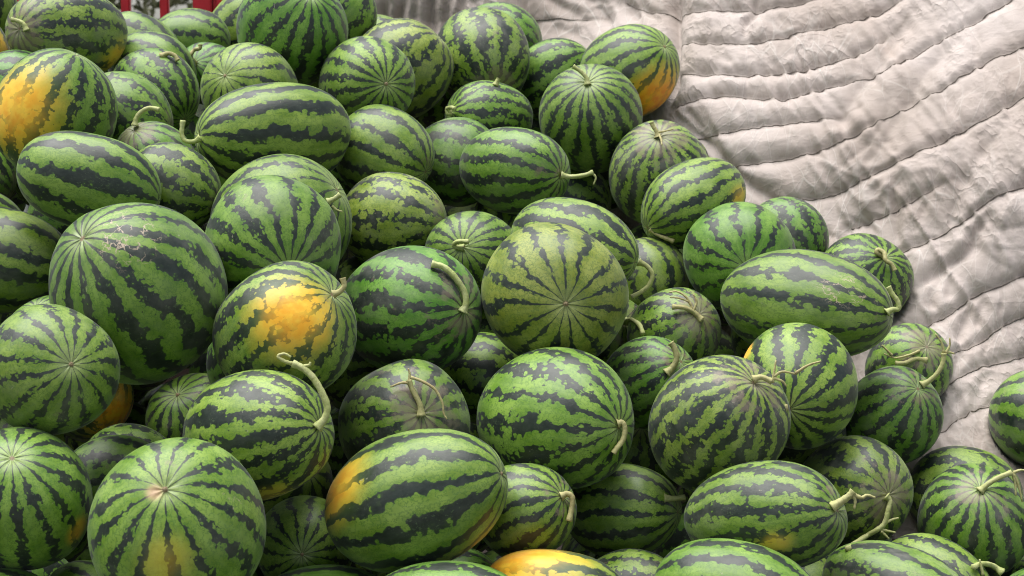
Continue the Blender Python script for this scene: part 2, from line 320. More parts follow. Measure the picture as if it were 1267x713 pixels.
# ---------------------------------------------------------------- the melons
# key, centre x, centre y, equatorial radius, length ratio (reference pixels), axis, stripes, dark width, tone, label, extras
# axis: ('stem', x, y) stalk end seen there / ('tip', x, y) blossom end seen there / ('side', angle, tilt) neither end shows
MELONS = [
# --- back row, left
('corner_top', -45, 0, 62, 1.1, ('side', 80, .2), 12, .50, .3, 'dark watermelon cut off by the top left corner of the picture', {}),
('corner_spot', -40, 62, 50, 1.1, ('side', 60, .2), 12, .50, .4, 'watermelon at the left edge showing only a sliver of orange ground spot', dict(spot=(2, 68, .55))),
('behind_spot', 28, 118, 52, 1.1, ('side', 20, .2), 12, .50, .2, 'pale watermelon mostly hidden behind the yellow blotched one at upper left', {}),
('topleft', 86, 41, 55, 1.46, ('stem', 27, 36), 11, .50, .35, 'long watermelon at top left with short stalk on its left end and yellowish right end', dict(rank=145, spot=(146, 70, .44), spotc=.8, stem=[(33, 38), (29, 30), (22, 26), (14, 24)])),
('spotted', 68, 139, 74, 1.06, ('side', -68, .15), 12, .50, .45, 'large watermelon with a big yellow blotch beside the left edge', dict(spot=(22, 138, .72))),
('dull', 150, 147, 57, 1.1, ('side', 10, .3), 9, .42, .1, 'dull green watermelon wedged right of the yellow blotched one at upper left', dict(dusty=0.8)),
('a5', 194, 114, 50, 1.18, ('side', 45, .62), 13, .52, .25, 'watermelon with slanting stripes in front of the small curled stalk melon at upper left', {}),
('a6', 188, 89, 49, 1.1, ('side', 20, .3), 10, .45, .2, 'watermelon second behind the slanting striped one at upper left', dict(stem=[(199, 70), (208, 66), (216, 69), (220, 75)])),
('a7', 171, 67, 49, 1.1, ('side', 12, .3), 10, .50, .2, 'watermelon just below the two thin red truck bars', {}),
('a8', 234, 55, 45, 1.12, ('side', 4, .2), 9, .36, .3, 'oval pale watermelon directly below the broad red truck post', {}),
('a9', 259, 92, 40, 1.05, ('stem', 240, 78), 13, .50, .2, 'small watermelon with curly dried stalk among the back row at left', dict(stem=[(240, 78), (236, 70), (240, 62), (247, 60), (248, 55)])),
('a10', 238, 91, 38, 1.05, ('side', 10, .1), 10, .45, .1, 'greyish sliver of watermelon behind the curly stalked small one', dict(rank=60)),
('a12', 309, 112, 58, 1.04, ('tip', 279, 94), 14, .36, .35, 'pale watermelon with blossom end facing left above the big long stalked one', {}),
('b1', 361, 38, 69, 1.06, ('tip', 384, -6), 15, .50, .2, 'big round watermelon at the top edge left of centre with stripes fanning down', {}),
('b2', 307, 38, 48, 1.12, ('side', -50, .1), 10, .46, .5, 'watermelon peeking out left of the big round one on the top edge', dict(rank=75)),
('b3', 416, 24, 50, 1.1, ('side', -45, .1), 10, .48, .3, 'watermelon peeking out right of the big round one on the top edge', {}),
('b3b', 470, 59, 40, 1.1, ('side', 10, .1), 9, .40, .4, 'thin green sliver of watermelon against the quilt folds at the top', dict(rank=50)),
('b4', 455, 104, 57, 1.26, ('tip', 478, 104), 16, .48, .35, 'watermelon with blossom end facing out under the top edge at centre left', dict(rank=166)),
('b5', 494, 87, 61, 1.05, ('side', -40, .15), 10, .46, .75, 'yellowish watermelon with broad slanting stripes behind the out-facing blossom end', dict(dusty=0.6)),
('b6', 338, 168, 66, 1.56, ('stem', 246, 168), 10, .55, .35, 'very long watermelon at upper left with hooked stalk on its left tip', dict(stem=[(248, 171), (240, 175), (229, 174), (225, 165), (226, 149)], rank=290)),
('b7', 475, 190, 56, 1.12, ('side', 24, .45), 11, .50, .45, 'watermelon tucked right of the long hooked stalk melon', dict(rank=225)),
('b8', 562, 200, 53, 1.06, ('side', 8, .25), 10, .46, .2, 'dull grey green watermelon wedged behind centre between two striped ones', dict(dusty=1.0, rank=200)),
('c1', 596, 70, 57, 1.13, ('stem', 609, 113), 11, .55, .35, 'watermelon with bold vertical stripes just below the top edge at centre', dict(stem=[(613, 106), (616, 99), (617, 97)])),
('c2', 618, 50, 47, 1.15, ('side', 15, .3), 11, .48, .2, 'watermelon on the top edge at centre against the grey quilt', dict(rank=95)),
('c3', 686, 97, 48, 1.1, ('side', -35, .2), 10, .50, .25, 'watermelon with slanting stripes just left of the orange spotted one', dict(rank=112)),
('c3b', 655, 157, 40, 1.05, ('side', 0, .2), 10, .50, .2, 'sliver of watermelon in the gap behind the thick stalked round one', dict(rank=110)),
('c4', 606, 146, 45, 1.28, ('stem', 556, 138), 13, .50, .2, 'small oval watermelon with hooked stalk at its left end in the upper middle', dict(stem=[(559, 141), (554, 141), (553, 135), (558, 133), (563, 135)])),
('c6', 638, 211, 55, 1.34, ('stem', 694, 217), 11, .52, .3, 'oval watermelon in upper middle with stalk sticking out to the right', dict(stem=[(694, 217), (706, 219), (722, 217), (734, 213)], twigs=[[(732, 214), (737, 220), (734, 229)]])),
('c7', 706, 250, 48, 1.05, ('side', 10, .3), 10, .45, .3, 'small watermelon half hidden under the end of a sideways stalk', dict(rank=205)),
('c8', 731, 147, 65, 1.04, ('stem', 727, 103), 17, .52, .25, 'round upright watermelon with dense stripes and stalk leaning left on top', dict(stem=[(727, 105), (725, 96), (718, 88), (709, 82)])),
('d1', 780, 89, 58, 1.10, ('tip', 822, 58), 13, .50, .2, 'watermelon with a bright orange ground spot against the quilt', dict(spot=(810, 124, .66), spotc=1.9)),
('d2', 817, 216, 64, 1.04, ('stem', 815, 170), 17, .50, .2, 'round watermelon with broken stalk on top below the orange spotted one', dict(stem=[(814, 170), (812, 163), (808, 156), (806, 151)], twigs=[[(812, 164), (820, 163), (833, 160)], [(815, 166), (818, 173), (819, 180)]])),
('d3', 858, 250, 52, 1.38, ('stem', 803, 281), 14, .48, .45, 'bright oval watermelon with stalk at lower left end beside the quilt', dict(spot=(914, 246, .30), spotc=.5, stem=[(806, 284), (812, 289), (822, 294), (834, 299)])),
('d4', 917, 320, 69, 1.02, ('tip', 924, 331), 11, .38, .2, 'round pale green watermelon behind the long one at right', {}),
('d5', 972, 296, 50, 1.04, ('side', 50, .35), 11, .50, .25, 'darker watermelon tucked under the quilt edge above the long one at right', {}),
('e1', 998, 378, 66, 1.68, ('stem', 1102, 391), 11, .46, .25, 'very long watermelon at right with upturned stalk on its right tip', dict(scar=(1045, 357, .42), rank=520, stem=[(1097, 387), (1104, 383), (1112, 382), (1111, 373), (1104, 364), (1099, 355)])),
('g1', 1068, 347, 57, 1.02, ('stem', 1096, 318), 14, .54, .3, 'watermelon touching the quilt with curved stalk behind the long one at right', dict(stem=[(1094, 317), (1085, 313), (1087, 309), (1094, 313), (1096, 322), (1103, 327), (1107, 335)])),
('g2', 988, 478, 75, 1.02, ('stem', 977, 505), 12, .52, .4, 'round watermelon under the long one at right with stub end facing left', dict(spot=(915, 430, .22), stem=[(977, 505), (973, 505), (970, 505)], fat=1.5)),
('g3u', 1124, 455, 53, 1.03, ('stem', 1146, 430), 13, .50, .15, 'watermelon by the quilt with dry stalks lying across its top', dict(dusty=0.9, rank=470, stem=[(1146, 446), (1133, 444), (1120, 449), (1108, 450)], twigs=[[(1138, 434), (1126, 439), (1108, 443), (1094, 438)], [(1104, 440), (1097, 433), (1091, 427)]])),
('g3l', 1105, 513, 60, 1.03, ('stem', 1135, 482), 12, .54, .25, 'watermelon by the quilt with long stalk curling up and frayed on top', dict(rank=530, stem=[(1140, 477), (1150, 471), (1161, 460), (1167, 448), (1168, 437)], twigs=[[(1168, 438), (1174, 436), (1181, 438)], [(1168, 437), (1165, 424), (1157, 413)], [(1170, 437), (1175, 428), (1175, 418)]])),
# --- middle
('left_gap', -34, 214, 50, 1.1, ('side', 30, .2), 11, .5, .2, 'dark sliver of watermelon at the left edge under the yellow blotched one', dict(rank=190)),
('j6', -30, 284, 55, 1.1, ('side', 10, .2), 10, .5, .2, 'dark watermelon sliver at the left edge above the flat striped one', dict(rank=240)),
('j1', 0, 322, 64, 1.36, ('side', 8, .25), 9, .52, .3, 'watermelon with flat broken stripes cut by the left edge at mid height', {}),
('j2', 170, 359, 108, 1.04, ('tip', 106, 298), 13, .56, .25, 'largest round watermelon at left with cracked scars near its top', dict(dusty=0.5, scar=(160, 292, .5))),
('j3', 110, 225, 60, 1.52, ('side', 16, .25), 9, .52, .3, 'long watermelon at left lying above the largest round one', {}),
('j4', 214, 233, 55, 1.08, ('side', 20, .3), 9, .50, .3, 'watermelon squeezed beneath the hooked stalk at upper left', dict(rank=270)),
('j5', 192, 203, 50, 1.15, ('stem', 166, 160), 12, .46, .3, 'watermelon with bent stalk rising from its top between upper left melons', dict(rank=216, stem=[(167, 156), (169, 146), (175, 138), (185, 134), (197, 136)])),
('k1', 337, 306, 86, 1.0, ('tip', 357, 333), 13, .47, .2, 'round pale watermelon left of centre with stripes running down to its blossom end', dict(dusty=0.6)),
('k2', 346, 276, 84, 1.02, ('side', -30, .3), 12, .42, .25, 'pale watermelon almost covered by the round pale one in front of it', dict(stem=[(405, 250), (413, 246), (421, 241)], twigs=[[(411, 255), (417, 260), (424, 262)]])),
('k3', 352, 413, 83, 1.14, ('stem', 414, 362), 13, .48, .45, 'watermelon with bright yellow patch across its front and short stalk', dict(spot=(364, 390, .58), stem=[(412, 364), (420, 361), (426, 354), (424, 344)])),
('k4', 486, 272, 58, 1.14, ('side', 4, .3), 10, .44, .5, 'watermelon with dull violet grey stripes above the long thick stalk', dict(dusty=0.85)),
('k5', 508, 384, 80, 1.16, ('stem', 574, 384), 11, .60, .2, 'dark watermelon at centre with thick arched stalk pointing left', dict(dusty=0.7, stem=[(572, 386), (576, 376), (574, 360), (563, 343), (549, 331), (534, 327)], fat=1.25)),
('k6', 585, 322, 61, 1.05, ('stem', 573, 306), 16, .46, .3, 'watermelon with small looped stalk facing out at the very centre', dict(stem=[(574, 307), (564, 306), (562, 302), (568, 299), (580, 299)])),
('k7', 686, 366, 90, 1.02, ('tip', 700, 376), 13, .40, 1.0, 'yellowish green watermelon at centre with blossom end facing the viewer', dict(dusty=0.25, rank=520)),
('k8', 709, 305, 57, 1.50, ('stem', 786, 325), 10, .52, .25, 'long watermelon behind the yellowish centre one with stalk bending down right', dict(rank=400, stem=[(790, 324), (800, 329), (807, 340), (803, 353), (794, 361), (781, 368)])),
('k9', 801, 346, 52, 1.02, ('side', 70, .2), 12, .46, .5, 'watermelon with upright stripes deep between the curved stalk and the pale round one', dict(rank=380)),
('k10', 835, 412, 56, 1.10, ('stem', 866, 388), 11, .50, .2, 'shaded watermelon with snapped dry stalk cluster left of the long one', dict(dusty=1.0, rank=440, stem=[(868, 396), (858, 386), (846, 381), (832, 380)], twigs=[[(858, 386), (850, 369), (838, 361), (828, 362)], [(856, 383), (853, 374), (840, 369), (829, 368)], [(858, 385), (862, 374), (858, 364)]])),
('k11', 804, 473, 56, 1.12, ('stem', 842, 448), 13, .50, .2, 'small oval watermelon with folded stalk hugging its right end', dict(stem=[(824, 462), (832, 455), (837, 443), (834, 430), (830, 424)], fat=1.2)),
('k12', 754, 415, 48, 1.05, ('stem', 772, 397), 14, .50, .3, 'tiny watermelon glimpsed behind the yellowish one with pale curved stalk', dict(rank=430, stem=[(774, 398), (782, 396), (791, 402), (796, 414)])),
('k13', 600, 468, 58, 1.05, ('side', 20, .3), 10, .52, .3, 'shaded watermelon deep in the gap below the very centre', dict(rank=420)),
# --- lower left
('g10', -56, 478, 65, 1.05, ('side', 80, .2), 12, .5, .2, 'sliver of watermelon at the left edge beside the starry blossom end', dict(rank=560)),
('g11', 62, 460, 80, 1.06, ('tip', 87, 451), 13, .42, .35, 'watermelon at left edge with starry blossom end turned right', {}),
('g12', 107, 490, 58, 1.0, ('side', 60, .3), 12, .5, .4, 'deeply shaded watermelon with dim orange spot under the largest round one', dict(spot=(148, 512, .75), spotc=1.4, rank=380, deep=.14)),
('g12b', 243, 522, 60, 1.0, ('tip', 219, 488), 12, .5, .2, 'almost black shaded watermelon in the hollow under the largest round one', dict(rank=380, deep=.16)),
('g8', 144, 598, 60, 1.1, ('side', 5, .3), 9, .40, .3, 'watermelon top showing behind the two big melons at lower left', {}),
('g8b', 162, 582, 57, 1.1, ('side', 5, .3), 9, .5, .3, 'dark watermelon crescent below the orange spotted shadow at lower left', dict(rank=560)),
('g7', 30, 619, 84, 1.16, ('tip', 14, 569), 14, .46, .3, 'big watermelon in the lower left corner with blossom end upward', dict(spot=(97, 655, .22))),
('g6', 218, 651, 108, 1.05, ('tip', 203, 606), 13, .44, .3, 'big front watermelon at lower left with tan scar by its blossom end', dict(scar=(292, 622, .2), spot=(205, 700, .34), spotc=.0, spot2=(190, 608, .10), spot2c=0)),
('g9', 10, 764, 60, 1.1, ('side', 5, .2), 10, .5, .3, 'sliver of watermelon on the bottom edge in the left corner', {}),
('g9b', 104, 758, 60, 1.05, ('side', 40, .2), 10, .4, .4, 'tiny wedge of watermelon between the two big front ones at lower left', dict(rank=690)),
('g4', 318, 539, 77, 1.36, ('stem', 394, 527), 12, .55, .35, 'oval watermelon at lower left with tall stalk curling upward', dict(spot=(330, 612, .4), spotc=.1, stem=[(392, 529), (402, 518), (405, 503), (397, 484), (386, 466), (374, 455), (362, 450)], twigs=[[(370, 454), (382, 452), (384, 448)], [(362, 450), (352, 447), (344, 441), (352, 438), (360, 442)]], fat=1.2)),
('g5', 378, 675, 62, 1.03, ('tip', 374, 686), 13, .42, .25, 'small watermelon on the bottom row with starry blossom end left of the orange tipped one', {}),
('e5', 500, 526, 80, 1.07, ('stem', 522, 512), 11, .54, .2, 'watermelon with forked stalk standing on top in the lower middle', dict(dusty=0.95, stem=[(521, 515), (519, 500), (511, 484), (506, 470)], twigs=[[(506, 474), (496, 474), (483, 479)], [(508, 467), (522, 472), (538, 482), (547, 498), (549, 512), (553, 519)], [(506, 472), (507, 463), (505, 456)]])),
('e2', 690, 519, 87, 1.20, ('stem', 764, 528), 12, .48, .35, 'large watermelon in lower middle with short drooping stalk on its right end', dict(stem=[(764, 524), (770, 523), (773, 531), (771, 544), (764, 554), (759, 561)])),
('e3', 516, 619, 84, 1.42, ('tip', 621, 586), 10, .52, .35, 'long watermelon at bottom centre with orange patch on its left tip', dict(spot=(416, 607, .46), spot2=(616, 680, .3))),
('e4', 650, 632, 59, 1.06, ('stem', 696, 614), 12, .50, .25, 'watermelon at bottom centre with short hooked stalk beside the dark gap', dict(stem=[(694, 614), (702, 611), (708, 616), (707, 630), (704, 645)])),
('e6', 686, 747, 68, 1.48, ('side', 2, .2), 9, .45, .5, 'watermelon on the bottom edge with its whole left half yellow', dict(spot=(640, 690, .85))),
('e7', 783, 738, 58, 1.15, ('side', 5, .25), 10, .5, .3, 'low watermelon on the bottom edge right of the half yellow one', dict(rank=735)),
('e8', 552, 763, 70, 1.5, ('side', 3, .25), 10, .5, .3, 'sliver of watermelon on the bottom edge under the orange tipped one', {}),
('e9', 406, 765, 65, 1.54, ('side', 3, .25), 10, .46, .2, 'sliver of watermelon on the bottom edge under the small starry one', {}),
# --- lower right
('f1', 888, 526, 83, 1.07, ('stem', 934, 473), 16, .58, .65, 'round dark watermelon at right centre with thin light stripes and stalk on top', dict(dusty=0.7, stem=[(932, 470), (942, 467), (955, 472)], twigs=[[(956, 474), (958, 460), (960, 446)], [(957, 466), (968, 460), (985, 463)], [(957, 468), (968, 472), (973, 478)], [(984, 462), (1000, 452), (1016, 447)]])),
('f2', 944, 640, 69, 1.58, ('stem', 1033, 632), 12, .48, .35, 'long watermelon at lower right with thick stalk on its right end and tan patch below', dict(spot=(958, 672, .22), spotc=.4, stem=[(1029, 628), (1040, 621), (1051, 613), (1056, 608)], twigs=[[(1054, 612), (1058, 619), (1057, 630)], [(1056, 612), (1066, 616), (1073, 613), (1083, 616)]], fat=1.25)),
('f3', 911, 742, 72, 1.5, ('side', 8, .25), 10, .52, .2, 'watermelon on the bottom edge below the long thick stalked one', {}),
('f4', 770, 632, 57, 1.30, ('stem', 838, 634), 11, .50, .3, 'dark shaded watermelon in the gap below the large lower middle one', dict(rank=560, stem=[(822, 617), (834, 617), (848, 615)])),
('f5', 1054, 608, 66, 1.24, ('stem', 1098, 612), 12, .48, .4, 'watermelon at lower right with branching stalk hanging down its front', dict(stem=[(1096, 614), (1101, 620), (1098, 634), (1094, 648), (1085, 656), (1068, 666), (1049, 679)], twigs=[[(1094, 648), (1104, 643), (1112, 641)], [(1085, 654), (1098, 657), (1108, 659)], [(1090, 657), (1096, 663), (1100, 667)]], rank=680)),
('f6', 1205, 645, 68, 1.03, ('stem', 1214, 606), 15, .52, .2, 'round watermelon at lower right with stalk pointing up to the right', dict(dusty=0.75, stem=[(1212, 608), (1222, 599), (1236, 591), (1252, 585)], twigs=[[(1252, 585), (1256, 597), (1257, 614)], [(1254, 586), (1260, 600), (1265, 621)], [(1254, 585), (1262, 582), (1268, 582)]])),
('f7', 1194, 612, 60, 1.15, ('side', 5, .25), 10, .48, .2, 'watermelon under the quilt corner behind the round one at lower right', {}),
('f8', 1291, 520, 62, 1.05, ('side', 15, .25), 10, .52, .2, 'watermelon cut by the right edge in front of the quilt', dict(rank=640)),
('f9', 1111, 738, 66, 1.5, ('side', 18, .3), 9, .48, .4, 'watermelon on the bottom edge below the branching stalk', {}),
('f10', 1155, 728, 63, 1.25, ('side', 25, .3), 12, .50, .3, 'thinly striped watermelon squeezed behind the bottom edge one at right', dict(rank=775)),
('f11', 1298, 757, 60, 1.1, ('side', 20, .3), 10, .42, .2, 'tiny piece of watermelon in the bottom right corner', dict(stem=[(1240, 709), (1228, 700), (1214, 698), (1205, 702)], twigs=[[(1216, 712), (1214, 701), (1212, 692)]])),
]

# distance of each melon from the camera plane, settled so that neighbours touch without passing through each other
DEPTH = {'corner_top': 3.889, 'corner_spot': 3.7411, 'behind_spot': 3.6365, 'topleft': 3.7503, 'spotted': 3.382, 'dull': 3.5771, 'a5': 3.7368, 'a6': 3.9002, 'a7': 4.0577, 'a8': 4.2064, 'a9': 4.0303, 'a10': 4.3754, 'a12': 3.6535, 'b1': 3.8015, 'b2': 4.3387, 'b3': 3.9969, 'b3b': 4.1358, 'b4': 3.7235, 'b5': 3.9309, 'b6': 3.4582, 'b7': 3.6047, 'b8': 3.7564, 'c1': 4.0349, 'c2': 4.228, 'c3': 4.124, 'c3b': 4.2536, 'c4': 3.8814, 'c6': 3.5877, 'c7': 3.9288, 'c8': 3.8422, 'd1': 3.9995, 'd2': 3.7341, 'd3': 3.5566, 'd4': 3.4235, 'd5': 3.6403, 'e1': 3.2242, 'g1': 3.5692, 'g2': 3.0776, 'g3u': 3.4141, 'g3l': 3.271, 'left_gap': 3.5705, 'j6': 3.4486, 'j1': 3.2802, 'j2': 2.9119, 'j3': 3.1882, 'j4': 3.3274, 'j5': 3.4686, 'k1': 3.0652, 'k2': 3.3094, 'k3': 2.8912, 'k4': 3.4817, 'k5': 3.1158, 'k6': 3.4055, 'k7': 3.1156, 'k8': 3.3133, 'k9': 3.5215, 'k10': 3.315, 'k11': 3.1818, 'k12': 3.4389, 'k13': 3.2666, 'g10': 3.1249, 'g11': 2.7235, 'g12': 3.2866, 'g12b': 3.2827, 'g8': 2.9102, 'g8b': 3.0739, 'g7': 2.6668, 'g6': 2.5862, 'g9': 2.6279, 'g9b': 2.7588, 'g4': 2.7557, 'g5': 2.9229, 'e5': 2.9878, 'e2': 2.9782, 'e3': 2.761, 'e4': 2.8505, 'e6': 2.7668, 'e7': 2.8929, 'e8': 2.6561, 'e9': 2.7869, 'f1': 2.938, 'f2': 2.7861, 'f3': 2.6591, 'f4': 3.0411, 'f5': 3.1021, 'f6': 3.081, 'f7': 3.2685, 'f8': 3.3175, 'f9': 2.818, 'f10': 2.9636, 'f11': 2.948}
# melons below the top layer: position, radius, axis
BURIED = [[-0.141, 3.025, 1.129, 0.097, -0.86, 0.49, -0.15], [0.243, 3.248, 1.172, 0.104, -0.05, 0.63, -0.78], [-0.062, 4.078, 1.719, 0.106, 0.56, 0.64, -0.53], [0.965, 3.071, 0.976, 0.095, 0.52, 0.84, 0.14], [-0.295, 3.244, 1.367, 0.096, -0.72, 0.69, -0.07], [-0.838, 2.817, 1.036, 0.096, -0.42, 0.91, -0.06], [-0.931, 2.959, 1.191, 0.091, 0.94, -0.11, -0.34], [-0.537, 2.839, 1.046, 0.11, 0.3, 0.67, -0.68], [-0.83, 3.813, 1.689, 0.098, 0.08, 0.14, 0.99], [-0.719, 3.212, 1.513, 0.1, 0.11, 0.65, -0.76], [-0.625, 3.777, 1.678, 0.108, -0.15, 0.54, -0.83], [-0.346, 2.993, 0.982, 0.097, 0.47, -0.78, -0.41], [-0.736, 3.631, 1.614, 0.092, 0.16, 0.47, -0.87], [0.526, 2.943, 0.997, 0.093, 0.92, 0.4, -0.01], [-0.848, 3.076, 1.425, 0.091, -0.16, -0.39, 0.91], [-0.054, 3.577, 1.479, 0.09, 0.69, -0.08, -0.72], [0.221, 3.654, 1.452, 0.097, -0.78, -0.15, -0.6], [0.548, 3.506, 1.376, 0.091, 0.29, -0.73, 0.61], [0.344, 2.921, 0.978, 0.092, -0.08, 0.97, 0.24], [-0.109, 2.808, 1.03, 0.097, 0.89, 0.03, 0.46], [-1.172, 3.751, 1.708, 0.091, 0.06, -0.59, -0.81], [0.169, 3.006, 0.969, 0.093, -0.24, -0.48, 0.84], [-0.34, 3.936, 1.711, 0.111, 0.78, 0.62, -0.01], [-0.42, 3.001, 1.192, 0.088, -0.65, 0.65, -0.38], [-0.894, 3.461, 1.623, 0.089, -0.88, 0.44, -0.19], [-0.556, 4.015, 1.795, 0.109, -0.13, 0.28, 0.95], [-0.221, 3.702, 1.543, 0.097, -0.81, -0.56, -0.16], [0.545, 3.206, 1.237, 0.099, -0.49, 0.86, -0.18], [-0.625, 3.444, 1.544, 0.106, 0.8, 0.34, -0.5], [0.415, 3.687, 1.504, 0.097, -0.81, 0.59, -0.03], [-0.489, 3.145, 1.389, 0.089, -0.09, 0.84, -0.53], [0.394, 3.103, 1.224, 0.089, 0.82, 0.21, 0.53], [-1.09, 3.293, 1.329, 0.092, -0.76, -0.02, 0.65], [-0.065, 3.441, 1.368, 0.089, -0.94, 0.26, 0.21], [-1.172, 3.578, 1.49, 0.111, 0.95, -0.18, 0.27], [0.718, 3.071, 0.897, 0.093, 0.75, 0.66, 0.04], [-0.462, 3.63, 1.641, 0.093, -0.74, -0.57, 0.35], [0.027, 3.123, 1.164, 0.092, -0.87, 0.26, 0.42], [0.003, 3.764, 1.564, 0.106, -0.18, -0.98, 0.03], [0.335, 3.428, 1.284, 0.099, -0.77, -0.61, -0.22], [-1.071, 3.837, 1.824, 0.089, -0.68, -0.43, 0.59], [0.371, 3.948, 1.675, 0.098, 0.14, -0.55, 0.82], [-0.558, 4.175, 1.985, 0.104, -0.62, -0.34, 0.71], [0.266, 4.287, 1.89, 0.099, -0.75, -0.39, -0.53], [-1.259, 3.951, 1.86, 0.1, 0.11, -0.37, -0.92], [1.168, 3.483, 1.201, 0.093, -0.01, 1.0, 0.08], [-0.2, 4.198, 1.853, 0.09, 0.03, 0.83, -0.55], [-0.91, 2.655, 1.098, 0.091, -0.21, 0.05, 0.98], [0.416, 2.704, 1.003, 0.089, -0.9, -0.34, 0.28], [0.209, 4.09, 1.683, 0.102, 0.81, -0.58, -0.12], [0.726, 3.415, 1.19, 0.089, 0.88, -0.11, -0.45], [-0.902, 3.162, 1.061, 0.089, -0.73, -0.59, -0.35], [-0.764, 3.407, 1.37, 0.09, -0.59, -0.03, 0.81], [-0.812, 4.025, 1.729, 0.104, -0.76, 0.63, 0.15], [-0.167, 3.083, 0.925, 0.104, 0.15, -0.77, 0.61], [-0.821, 3.415, 1.167, 0.093, 0.71, 0.17, -0.68], [0.004, 3.354, 1.223, 0.094, 0.16, 0.96, 0.23], [0.379, 3.127, 1.038, 0.1, -0.73, 0.52, -0.43], [0.743, 3.708, 1.273, 0.092, 0.34, 0.56, -0.76], [0.895, 3.309, 0.984, 0.097, 0.07, 0.93, -0.35], [-0.291, 3.307, 1.174, 0.105, -0.93, -0.21, 0.29], [-0.469, 4.407, 1.93, 0.107, -0.25, 0.66, -0.7], [-0.01, 2.968, 0.982, 0.093, -0.59, -0.77, 0.25], [-0.742, 3.089, 0.938, 0.095, 0.18, -0.14, 0.97], [0.205, 3.244, 0.935, 0.11, 0.9, 0.41, -0.15], [-0.299, 3.518, 1.453, 0.089, -0.47, 0.52, 0.71], [0.624, 3.215, 1.068, 0.092, -0.33, 0.87, -0.37], [-0.958, 3.455, 1.427, 0.092, 0.79, 0.28, 0.55], [-1.238, 3.921, 1.642, 0.108, -0.98, -0.19, 0.11], [-1.002, 3.28, 1.17, 0.088, -0.2, 0.16, -0.97], [-0.088, 3.983, 1.521, 0.105, 0.89, -0.03, 0.46], [-0.545, 3.391, 1.309, 0.109, 0.88, -0.45, -0.1], [0.534, 3.821, 1.4, 0.09, 0.99, -0.15, 0.02], [0.394, 3.613, 1.295, 0.095, -0.8, -0.57, 0.21], [0.33, 3.854, 1.483, 0.094, 0.65, -0.02, 0.76], [-1.0, 3.706, 1.701, 0.091, 0.53, 0.65, 0.54], [-0.684, 4.275, 1.799, 0.102, -0.9, -0.43, 0.08], [-0.354, 3.216, 0.988, 0.104, 0.7, 0.28, -0.66], [-0.105, 3.212, 1.083, 0.091, 0.2, 0.83, 0.51], [-0.002, 3.539, 0.976, 0.09, -0.72, -0.65, -0.24], [-0.85, 3.535, 0.879, 0.106, 0.97, -0.25, -0.02], [0.292, 4.298, 1.622, 0.101, -0.1, 0.98, 0.15], [-0.738, 3.652, 1.143, 0.098, -0.42, -0.91, 0.03], [-1.229, 4.163, 1.494, 0.096, 0.22, 0.45, 0.87], [0.21, 3.566, 0.861, 0.105, -0.87, -0.19, -0.45], [-0.942, 3.662, 1.127, 0.09, 0.76, -0.62, -0.21], [-0.369, 4.264, 1.509, 0.09, -0.32, -0.64, 0.7], [-1.143, 3.82, 1.262, 0.095, -0.77, -0.61, 0.19], [0.805, 3.513, 0.831, 0.105, -0.55, 0.42, 0.72], [-0.948, 3.86, 1.215, 0.09, 0.68, 0.37, -0.63], [-0.122, 3.384, 0.857, 0.098, 0.24, 0.54, 0.81], [0.246, 4.143, 1.455, 0.09, 0.11, -0.36, 0.93], [-0.459, 3.825, 1.519, 0.09, 0.25, -0.36, 0.9], [0.46, 3.707, 1.019, 0.099, -0.16, -0.59, -0.79], [-1.148, 3.875, 1.436, 0.089, 0.46, 0.8, 0.38], [-0.697, 3.594, 1.395, 0.106, 0.04, 0.67, 0.74], [0.911, 3.679, 0.816, 0.096, 0.3, 0.09, 0.95], [0.399, 4.48, 1.559, 0.101, 0.83, -0.21, -0.52], [-0.479, 3.591, 1.196, 0.106, -0.63, -0.55, -0.55], [-0.858, 3.563, 1.288, 0.089, 0.81, -0.01, 0.59]]
# melons of the heap just outside the picture
RIM = [[0.925, 2.605, 0.948, 0.093, 0.71, 0.23, 0.67], [-1.111, 2.656, 1.129, 0.097, 0.39, -0.85, -0.36], [-1.208, 3.133, 1.505, 0.111, -0.51, -0.05, -0.86], [1.107, 2.887, 0.945, 0.094, -0.77, -0.12, -0.63], [-0.93, 2.272, 1.061, 0.109, -0.62, 0.78, -0.07], [0.703, 2.521, 0.985, 0.104, 0.05, 0.95, 0.29], [-0.665, 2.379, 1.039, 0.107, -0.8, -0.02, 0.59], [-0.526, 2.542, 0.994, 0.11, 0.43, 0.9, -0.06], [-1.057, 2.793, 1.354, 0.108, 0.27, -0.11, 0.96], [1.149, 3.101, 1.061, 0.099, -0.25, -0.7, 0.67], [1.218, 3.299, 1.173, 0.094, -0.78, 0.3, -0.56], [-1.245, 3.38, 1.719, 0.099, 0.37, -0.89, -0.26], [-0.268, 2.365, 1.017, 0.096, -0.37, -0.38, 0.85], [0.163, 2.457, 0.983, 0.1, 0.92, -0.39, -0.11], [-1.285, 3.544, 1.92, 0.111, -0.19, -0.97, 0.12], [-0.042, 2.341, 1.022, 0.113, -0.7, 0.29, -0.66], [0.49, 2.466, 0.958, 0.107, 0.24, -0.96, 0.11], [-1.241, 2.947, 1.295, 0.101, -0.43, -0.87, 0.23], [-1.016, 2.46, 1.186, 0.111, 0.01, -0.68, -0.74], [-0.455, 2.305, 1.035, 0.099, 0.77, 0.16, -0.61], [-0.923, 2.463, 0.987, 0.094, 0.97, 0.2, -0.15], [1.034, 2.967, 1.147, 0.095, -0.89, -0.13, -0.45], [0.286, 2.6, 0.919, 0.094, -0.44, -0.89, 0.13]]

# ------------------------------------------------------------ the ground and the truck
ground = mesh_obj('ground', [(-400, -300, 0), (400, -300, 0), (400, 900, 0), (-400, 900, 0)], [(0, 1, 2, 3)], MAT['yard'], smooth=False)
tag(ground, kind='structure')

